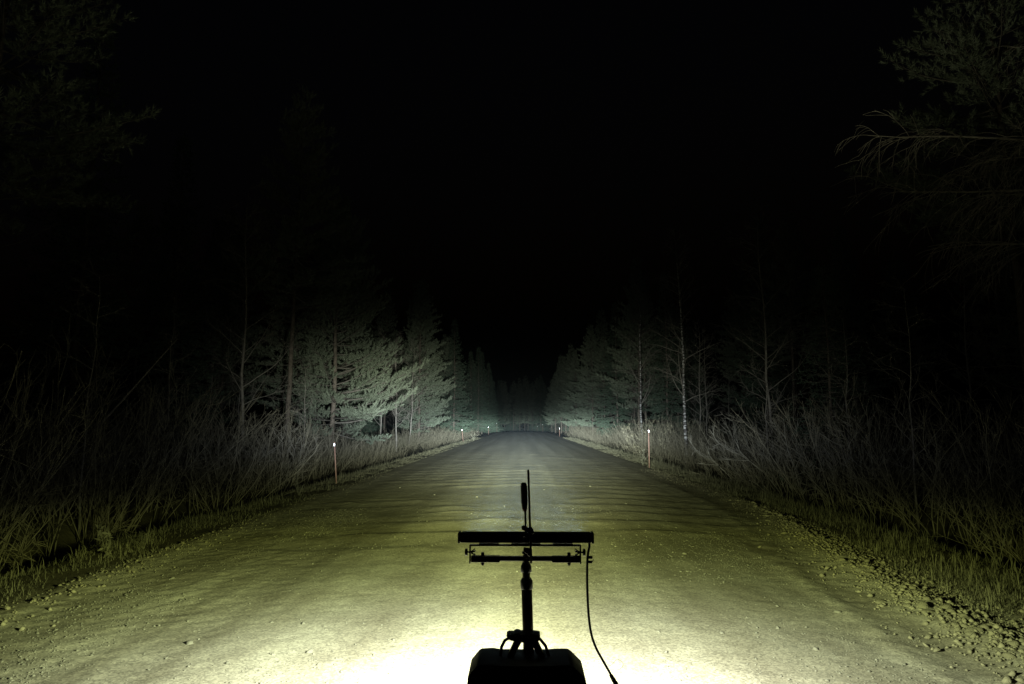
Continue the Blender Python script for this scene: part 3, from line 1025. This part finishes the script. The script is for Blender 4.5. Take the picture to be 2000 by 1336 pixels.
def lamp_profile(light):
    """beam of the bar: a cool narrow driving beam on top of a yellowish wide spill, in the lamp's own directions"""
    light.use_nodes = True
    nt = light.node_tree
    nt.nodes.clear()
    out = nt.nodes.new('ShaderNodeOutputLight')
    em = nt.nodes.new('ShaderNodeEmission')
    nt.links.new(em.outputs[0], out.inputs[0])
    geo = nt.nodes.new('ShaderNodeNewGeometry')
    sep = nt.nodes.new('ShaderNodeSeparateXYZ')
    nt.links.new(geo.outputs['Incoming'], sep.inputs[0])

    def val(v):
        return v

    def op(kind, a, b=None, c=None, clamp=False):
        n = nt.nodes.new('ShaderNodeMath')
        n.operation = kind
        n.use_clamp = clamp
        for i, q in enumerate((a, b, c)):
            if q is None: continue
            if isinstance(q, (int, float)): n.inputs[i].default_value = q
            else: nt.links.new(q, n.inputs[i])
        return n.outputs[0]
    x, y, z = sep.outputs
    az = op('MULTIPLY', op('ARCTAN2', x, y), 57.2958)
    el = op('MULTIPLY', op('ARCSINE', z), 57.2958)
    az0 = az
    az = op('SUBTRACT', az, BEAM['yaw'])
    az = op('MINIMUM', az, op('MULTIPLY', az, 0.55))
    eb = op('SUBTRACT', el, BEAM['pitch'])
    up = op('DIVIDE', op('MAXIMUM', eb, 0.0), BEAM['up'])
    dn = op('DIVIDE', op('MINIMUM', eb, 0.0), BEAM['core'])
    wd = op('DIVIDE', az, BEAM['wide'])
    q = op('ADD', op('ADD', op('MULTIPLY', up, up), op('MULTIPLY', dn, dn)), op('ADD', op('MULTIPLY', wd, wd), 1.0))
    spot = op('DIVIDE', BEAM['peak'], op('POWER', q, BEAM['power']))
    # lens edges: the driving beam ends above and to the sides
    ct = op('DIVIDE', op('SUBTRACT', el, 7.5), 6.5, clamp=True)
    spot = op('MULTIPLY', spot, op('POWER', op('SUBTRACT', 1.0, ct), 2.0))
    cz = op('DIVIDE', az, 15.0)
    cz = op('MULTIPLY', cz, cz)
    spot = op('DIVIDE', spot, op('ADD', op('MULTIPLY', cz, cz), 1.0))
    # spill: broad ahead and below, weak around the horizon, a little stray light upwards, fades to the sides
    fwd = op('MAXIMUM', y, 0.0)
    side = op('POWER', op('MAXIMUM', fwd, 0.05), -0.55)
    t = op('DIVIDE', op('ADD', el, 11.5), 8.0, clamp=True)
    t2 = op('DIVIDE', op('SUBTRACT', el, 22.5), 7.0, clamp=True)
    lvl = op('ADD', op('ADD', op('MULTIPLY', op('SUBTRACT', 1.0, t), BEAM['spill']), op('MULTIPLY', t, BEAM['low_spill'])),
             op('MULTIPLY', op('MULTIPLY', t2, op('MAXIMUM', op('ADD', op('MULTIPLY', x, 1.15), 1.0), 0.05)), BEAM['sky_spill']))
    fe = op('POWER', op('DIVIDE', op('ABSOLUTE', op('ADD', el, 6.6)), 2.8), 4.0)
    fa = op('POWER', op('DIVIDE', op('ABSOLUTE', az0), 36.0), 4.0)
    fringe = op('DIVIDE', BEAM['fringe'], op('MULTIPLY', op('ADD', fe, 1.0), op('ADD', fa, 1.0)))
    lvl = op('ADD', lvl, fringe)
    spill = op('MULTIPLY', op('MULTIPLY', lvl, side), op('SUBTRACT', 1.0, op('MULTIPLY', x, 0.22)))
    # a central bundle inside the spill
    mid = op('DIVIDE', op('SUBTRACT', az0, 0.5), 8.0)
    bundle = op('MULTIPLY', op('DIVIDE', BEAM['bundle'], op('ADD', op('MULTIPLY', op('MULTIPLY', mid, mid), op('MULTIPLY', mid, mid)), 1.0)),
                op('SUBTRACT', 1.0, t))
    # the narrow long-range pencil along the road
    pe = op('MAXIMUM', op('MULTIPLY', el, 1.0 / 0.8), op('DIVIDE', op('MULTIPLY', el, -1.0), 1.3))
    pa = op('DIVIDE', az0, 6.0)
    pen = op('DIVIDE', BEAM['pencil'], op('POWER', op('ADD', op('ADD', op('MULTIPLY', pe, pe), op('MULTIPLY', pa, pa)), 1.0), 1.75))
    pw = op('POWER', op('DIVIDE', op('ABSOLUTE', az0), 11.0), 4.0)
    pen = op('DIVIDE', pen, op('ADD', pw, 1.0))
    front = op('GREATER_THAN', y, 0.0)

    # the optics tint the beam: cool in the core, a yellow fringe below it, whiter straight down
    rp = nt.nodes.new('ShaderNodeValToRGB')
    tint = [(-30, (0.95, 1.0, 0.88)), (-20, (0.90, 1.0, 0.72)), (-13, (0.86, 1.0, 0.44)), (-8, (0.88, 1.0, 0.27)), (-5, (0.88, 1.0, 0.38)),
            (-3.0, (0.92, 1.0, 0.74)), (-1.5, (0.88, 0.98, 1.05)), (-0.8, (0.85, 0.96, 1.12)), (6, (0.95, 1.0, 0.84)), (25, (1.0, 1.0, 0.7))]
    els = rp.color_ramp.elements
    for i, (e_, c_) in enumerate(tint):
        pos = (e_ + 30) / 60.0
        if i < 2: el_ = els[i]; el_.position = pos
        else: el_ = els.new(pos)
        el_.color = (*c_, 1)
    nt.links.new(op('DIVIDE', op('ADD', el, 30.0), 60.0, clamp=True), rp.inputs[0])
    rp2 = nt.nodes.new('ShaderNodeValToRGB')
    for i, (e_, c_) in enumerate([(-10, (0.92, 1.0, 0.35)), (-4, (0.92, 1.0, 0.60)), (-2, (0.90, 1.0, 0.86)), (-0.8, (0.85, 0.97, 1.0)), (3, (0.80, 0.95, 1.05))]):
        pos = (e_ + 30) / 60.0
        if i < 2: el_ = rp2.color_ramp.elements[i]; el_.position = pos
        else: el_ = rp2.color_ramp.elements.new(pos)
        el_.color = (*c_, 1)
    nt.links.new(op('DIVIDE', op('ADD', el, 30.0), 60.0, clamp=True), rp2.inputs[0])

    def vscale(vsock, f):
        n = nt.nodes.new('ShaderNodeVectorMath'); n.operation = 'SCALE'
        if isinstance(vsock, tuple): n.inputs[0].default_value = vsock
        else: nt.links.new(vsock, n.inputs[0])
        nt.links.new(f, n.inputs['Scale'])
        return n.outputs[0]

    def vadd(a, b):
        n = nt.nodes.new('ShaderNodeVectorMath'); n.operation = 'ADD'
        nt.links.new(a, n.inputs[0]); nt.links.new(b, n.inputs[1])
        return n.outputs[0]
    c = vadd(vadd(vscale(rp.outputs[0], op('ADD', spot, spill)), vscale(rp2.outputs[0], pen)), vscale((0.89, 1.0, 0.56), bundle))
    nt.links.new(c, em.inputs['Color'])
    nt.links.new(op('MULTIPLY', front, LAMP_GAIN), em.inputs['Strength'])


bar = empty('led_light_bar', (CX, RY, 0.99))
b = MB()
# housing: rounded bar with cooling fins at the back
L2 = 0.282
b.box((0, 0.012, 0.027), (2 * L2, 0.052, 0.042), bev=0.008)
for k in range(5):
    b.box((0, -0.018, 0.011 + 0.008 * k), (2 * L2 - 0.012, 0.016, 0.0035), bev=0.001)
b.build('housing', M['alu'], bar)
for s in (-1, 1):
    e = MB(); e.box((s * (L2 + 0.003), 0.008, 0.027), (0.010, 0.062, 0.046), bev=0.005)
    e.build('end_cap', M['black'], bar)
for k in range(24):
    e = MB(); e.tube([(-0.265 + 0.53 * k / 23, 0.0382, 0.027), (-0.265 + 0.53 * k / 23, 0.0402, 0.027)], [0.009, 0.009], 10)
    o = e.build('led', None, bar)
    if k == 0: led_mat = emission_material('lit_led', (0.9, 1.0, 0.95), 1.6); led_mat.cycles.emission_sampling = 'NONE'
    o.data.materials.append(led_mat)
e = MB(); e.box((0, 0.030, 0.003), (0.53, 0.012, 0.003), bev=0.0008); e.build('lower_lip', M['bright_steel'], bar)
tag(bar, 'long black LED light bar clamped on the pole, shining down the road', 'light bar')
ld = bpy.data.lights.new('lamp', 'AREA')        # the lit lens strip of the bar
ld.shape = 'RECTANGLE'
ld.size = 0.53
ld.size_y = 0.034
ld.energy = PI * PI
lamp_profile(ld)
lo = bpy.data.objects.new('lamp', ld)
col.objects.link(lo)
lo.parent = bar
lo.location = (0, 0.046, 0.027)
lo.rotation_euler = (R(90), 0, 0)

# bracket between bar and pole
br = empty('mounting_bracket', (CX, RY, 0.91))
XL, XR = -0.238, 0.232
b = MB()
b.box((0, 0.0, 0.0755), (XR - XL, 0.030, 0.006), bev=0.002)
for xx in (XL, XR):
    b.box((xx, 0.0, 0.039), (0.006, 0.030, 0.078), bev=0.002)
b.build('upper_yoke', M['steel'], br)
for (x0, x1) in ((-0.20, -0.115), (-0.062, 0.062), (0.115, 0.20)):
    e = MB(); e.box(((x0 + x1) / 2, 0.004, 0.0812), (x1 - x0, 0.024, 0.004), bev=0.001); e.build('shim', M['bright_steel'], br)
b = MB(); b.box((0, 0, 0.021), (0.464, 0.022, 0.018), bev=0.002); b.build('crossbar', M['alu'], br)
b = MB(); b.box((0, 0.004, 0.0105), (0.236, 0.020, 0.002), bev=0.0005); b.build('crossbar_rail', M['bright_steel'], br)
for s in (-1, 1):
    e = MB(); e.box((s * 0.172, 0, 0.0185), (0.122, 0.030, 0.026), bev=0.003); e.build('sliding_sleeve', M['black'], br)
    e = MB()
    xb = s * 0.184
    e.tube([(xb, 0, -0.004), (xb, 0, 0.042)], [0.007, 0.007], 10)
    e.tube([(xb, 0, 0.034), (xb, 0, 0.044), (xb, 0, 0.046)], [0.0075, 0.0075, 0.005], 10)
    e.tube([(xb, 0, -0.008), (xb, 0, 0.004)], [0.0065, 0.0075], 10)
    e.build('bolt', M['black'], br)
    # knob outside, wing nut inside
    xk = XR if s > 0 else XL
    e = MB(); e.tube([(xk + s * 0.003, 0, 0.046), (xk + s * 0.013, 0, 0.046)], [0.004, 0.004], 8)
    e.tube([(xk + s * 0.011, 0, 0.046), (xk + s * 0.014, 0, 0.046), (xk + s * 0.020, 0, 0.046), (xk + s * 0.022, 0, 0.046)],
           [0.014, 0.0155, 0.0155, 0.013], 14)
    kn = e.build('knob', M['black'], br)
    e = MB()
    e.tube([(xk - s * 0.003, 0, 0.046), (xk - s * 0.012, 0, 0.046)], [0.006, 0.005], 8)
    for a in np.linspace(0.3, 2 * PI + 0.3, 6)[:-1]:
        e.tube([(xk - s * 0.006, 0.003 * math.cos(a), 0.046 + 0.003 * math.sin(a)),
                (xk - s * 0.022, 0.013 * math.cos(a), 0.046 + 0.015 * math.sin(a))], [0.003, 0.0025], 6)
    e.build('star_nut', M['steel'], kn)
tag(br, 'flat steel bracket with knobs holding the light bar above the pole', 'bracket')

# telescopic pole standing in the case
pole = empty('telescopic_pole', (CX + 0.012, RY, 0.50))
pole.rotation_euler = (0, R(-1.6), 0)
z0 = 0.50


def ring(mb, prof, sides=16):
    mb.tube([(0, 0, z - z0) for z, r in prof], [r for z, r in prof], sides)


e = MB(); ring(e, [(0.40, 0.0225), (0.60, 0.0225), (0.81, 0.0225)]); e.build('lower_tube', M['yellow_pole'], pole, True)
e = MB(); ring(e, [(0.80, 0.0165), (0.915, 0.0165)]); e.build('middle_tube', M['yellow_pole'], pole, True)
e = MB(); ring(e, [(0.806, 0.0245), (0.808, 0.0262), (0.838, 0.0262), (0.849, 0.0205), (0.852, 0.0180)]); e.build('lower_collar', M['black'], pole, True)
e = MB(); ring(e, [(0.874, 0.0205), (0.876, 0.0235), (0.898, 0.0228), (0.914, 0.0150), (0.918, 0.0140)]); e.build('upper_collar', M['black'], pole, True)
e = MB(); ring(e, [(0.91, 0.0125), (0.945, 0.0125)]); e.build('spigot', M['yellow_pole'], pole, True)
e = MB(); ring(e, [(0.943, 0.006), (0.948, 0.007), (0.950, 0.0150), (0.957, 0.0165), (0.960, 0.0140)]); e.build('top_knob', M['black'], pole, True)
tag(pole, 'black and brown telescopic pole with two collars rising from the case', 'pole')

# bar clamp gripping the light bar
cl = empty('bar_clamp', (CX + 0.001, RY - 0.055, 0.943))
cl.rotation_euler = (0, R(-1.6), 0)
e = MB(); e.box((0.020, 0, 0.171), (0.009, 0.020, 0.385), bev=0.0015); e.build('rail', M['alu'], cl)
e = MB(); e.prism([(-0.012, 0.030), (0.022, 0.000), (0.026, 0.006), (0.026, 0.034), (0.012, 0.036), (-0.008, 0.040)], -0.008, 0.030, 0.002)
e.build('fixed_jaw', M['steel'], cl)
e = MB(); e.prism([(-0.014, 0.116), (0.006, 0.108), (0.030, 0.098), (0.038, 0.102), (0.034, 0.116), (0.026, 0.126), (0.006, 0.124), (-0.008, 0.134), (-0.016, 0.130)], -0.010, 0.012, 0.0025)
e.build('sliding_jaw', M['black'], cl)
e = MB()
zz = np.arange(0.095, 0.196, 0.0025)
e.tube([(0.002, 0, q) for q in zz], [0.0052 if i % 2 else 0.0045 for i in range(len(zz))], 10)
e.build('spindle', M['steel'], cl)
e = MB(); e.tube([(-0.002, 0.0, 0.086), (-0.002, 0, 0.088), (-0.002, 0, 0.098)], [0.009, 0.0105, 0.0095], 12)
e.build('pressure_pad', M['black'], cl)
e = MB()
e.tube([(0.000, 0, 0.202), (0.000, 0, 0.212), (0.000, 0, 0.226), (-0.001, 0, 0.296), (-0.001, 0, 0.305), (-0.001, 0, 0.310)],
       [0.009, 0.0118, 0.0136, 0.0142, 0.012, 0.007], 14)
for q in range(14):
    e.tube([(-0.0005, 0, 0.226 + 0.0052 * q), (-0.0005, 0, 0.2288 + 0.0052 * q)], [0.0148, 0.0148], 14)
gr = e.build('grip', M['black'], cl, True)
e = MB(); e.tube([(0.001, 0, 0.190), (0.0005, 0, 0.198), (0.000, 0, 0.2065)], [0.0068, 0.0090, 0.0125], 14)
e.build('grip_collar', M['red_grip'], gr, True)
tag(cl, 'upright bar clamp with dark grip, its long rail standing above the light bar', 'clamp')

# case the pole stands in
case = empty('equipment_case', (CX - 0.006, RY - 0.045, 0.0))
zr = float(road_height(np.array([0.0]), np.array([3.0]))[0])
case.location.z = zr
D0, D1 = -0.12, 0.09
e = MB(); e.prism([(-0.190, 0.03), (0.190, 0.03), (0.213, 0.45), (0.213, 0.485), (-0.213, 0.485), (-0.213, 0.45)], D0 + 0.02, D1 - 0.02, 0.006)
e.build('body', M['black'], case)
e = MB()
e.prism([(-0.232, 0.452), (-0.226, 0.508), (-0.190, 0.550), (-0.178, 0.554), (-0.135, 0.556), (-0.10, 0.551), (0.09, 0.551), (0.130, 0.554),
         (0.180, 0.555), (0.196, 0.546), (0.240, 0.504), (0.252, 0.444), (0.218, 0.446), (0.214, 0.488), (-0.206, 0.488), (-0.212, 0.452)], D0, D1, 0.004)
lid = e.build('lid', M['black'], case)
for s in (-1, 1):
    e = MB(); e.box((s * 0.226 + 0.005, 0.0, 0.455), (0.012, 0.10, 0.05), bev=0.003); e.build('latch', M['steel'], lid)
    e = MB(); e.box((s * 0.246 + 0.006, -0.08, 0.450), (0.006, 0.05, 0.012), bev=0.002); e.build('lip', M['black'], lid)
e = MB()
e.tube([(-0.100, 0, 0.550), (-0.096, 0, 0.585), (-0.082, 0, 0.612), (-0.060, 0, 0.624), (-0.02, 0, 0.628), (0.03, 0, 0.628), (0.064, 0, 0.618), (0.086, 0, 0.592), (0.100, 0, 0.550)],
       0.0065, 8)
e.build('carry_handle', M['black'], case, True)
for s in (-1, 1):
    e = MB()
    e.prism([(s * 0.078 + 0.006, 0.550), (s * 0.052 + 0.006, 0.550), (s * 0.018 + 0.006, 0.612), (s * 0.042 + 0.006, 0.624)][::-1 if s > 0 else 1], -0.02, 0.02, 0.002)
    e.build('pole_brace', M['black'], case)
e = MB()
e.prism([(-0.076, 0.638), (-0.066, 0.644), (-0.046, 0.643), (-0.038, 0.650), (-0.024, 0.650), (-0.016, 0.646), (0.036, 0.646), (0.064, 0.642), (0.064, 0.622),
         (0.030, 0.612), (-0.03, 0.614), (-0.062, 0.622)][::-1], -0.034, 0.030, 0.003)
e.build('pole_socket', M['black'], case)
for s in (-1, 1):
    w = empty('wheel', (0, 0, 0)); w.parent = case
    e = MB(); e.tube([(s * 0.200, 0.10, 0.075), (s * 0.206, 0.10, 0.075), (s * 0.236, 0.10, 0.075), (s * 0.242, 0.10, 0.075)], [0.066, 0.075, 0.075, 0.066], 24)
    e.build('tyre', M['rubber'], w, True)
    e = MB(); e.tube([(s * 0.236, 0.10, 0.075), (s * 0.246, 0.10, 0.075)], [0.040, 0.036], 18); e.build('rim', M['steel'], w)
    e = MB(); e.box((s * 0.12, -0.10, 0.018), (0.05, 0.04, 0.036), bev=0.004); e.build('foot', M['black'], case)
# round boss low on one side
e = MB(); e.tube([(0.205, 0.02, 0.385), (0.228, 0.02, 0.385), (0.234, 0.02, 0.385)], [0.045, 0.045, 0.036], 18); e.build('side_boss', M['black'], case, True)
tag(case, 'black hard equipment case with sloped lid shoulders, carrying the telescopic pole', 'case')

# cable
cb = empty('power_cable', (CX, RY, 0.0))
pts = np.array([(0.270, 0.0, 1.000), (0.272, -0.005, 0.985), (0.264, -0.01, 0.955), (0.260, -0.012, 0.921), (0.258, -0.015, 0.85), (0.259, -0.015, 0.784),
                (0.262, -0.01, 0.71), (0.270, -0.005, 0.640), (0.280, 0, 0.600), (0.297, 0, 0.558), (0.316, 0, 0.526), (0.333, 0, 0.496), (0.350, 0, 0.468), (0.362, 0, 0.446)])
# resample smoothly
tt = np.linspace(0, 1, len(pts)); t2 = np.linspace(0, 1, 60)
sp = np.stack([np.interp(t2, tt, pts[:, i]) for i in range(3)], -1)
for _ in range(3): sp[1:-1] = (sp[:-2] + 2 * sp[1:-1] + sp[2:]) / 4
e = MB(); e.tube(sp, 0.0052, 8); e.build('cord', M['rubber'], cb, True)
e = MB()
q = np.linspace(0, 1, 12)
c0, c1 = np.array([0.352, 0, 0.462]), np.array([0.396, 0.0, 0.385])
e.tube([c0 + (c1 - c0) * u for u in q], [0.006, 0.009, 0.0085, 0.0105, 0.0095, 0.0115, 0.0110, 0.0125, 0.0115, 0.012, 0.010, 0.007], 10)
e.build('connector', M['rubber'], cb, True)
pts = np.array([(0.394, 0, 0.388), (0.425, 0.01, 0.32), (0.45, 0.02, 0.22), (0.455, 0.02, 0.10), (0.44, 0.0, 0.02), (0.40, -0.04, 0.004), (0.33, -0.06, 0.02), (0.26, -0.04, 0.09), (0.196, -0.01, 0.16)])
tt = np.linspace(0, 1, len(pts)); sp = np.stack([np.interp(t2, tt, pts[:, i]) for i in range(3)], -1)
for _ in range(12): sp[1:-1] = (sp[:-2] + 2 * sp[1:-1] + sp[2:]) / 4
e = MB(); e.tube(sp, 0.0048, 8); e.build('lead', M['rubber'], cb, True)
a = np.linspace(0.4, 2 * PI - 0.6, 30)
lp = [(0.352 + 0.028 * (1 - math.cos(u)) * 0.92 + 0.006 * math.sin(2 * u), 0.0, 0.492 + 0.020 * math.sin(u) + 0.008 * (1 - math.cos(u))) for u in a]
lp = [(0.333, -0.004, 0.492)] + lp + [(0.345, -0.004, 0.470)]
e = MB(); e.tube(lp, 0.0008, 5); e.build('tie_wire', M['tape'], cb)
e = MB(); e.tube([(0.331, -0.006, 0.495), (0.334, -0.006, 0.475), (0.352, -0.006, 0.452)], 0.0007, 5); e.build('tie_tail', M['tape'], cb)
e = MB(); e.box((0.274, -0.012, 0.938), (0.017, 0.012, 0.011), bev=0.002); e.box((0.273, -0.012, 0.919), (0.016, 0.012, 0.010), bev=0.002)
e.tube([(0.278, -0.012, 0.917), (0.284, -0.012, 0.924), (0.286, -0.012, 0.929)], 0.002, 6)
e.build('cable_clip', M['black'], cb)
tag(cb, 'black power cable hanging from the light bar end down beside the case', 'cable')

# ================================================================== night haze
hz = bpy.data.materials.new('thin_night_haze')
hz.use_nodes = True
hz.cycles.volume_sampling = 'EQUIANGULAR'
nt = hz.node_tree
nt.nodes.clear()
o = nt.nodes.new('ShaderNodeOutputMaterial')
v = nt.nodes.new('ShaderNodeVolumePrincipled')
v.inputs['Color'].default_value = (0.72, 0.88, 1.0, 1)
v.inputs['Density'].default_value = 0.00008
v.inputs['Anisotropy'].default_value = 0.3
nt.links.new(v.outputs[0], o.inputs['Volume'])
mb = MB(); mb.box((0, 150, 12.0), (2200, 2400, 36.0))
tag(mb.build('haze', hz), 'thin cold night haze hanging over the road', 'haze', kind='stuff')
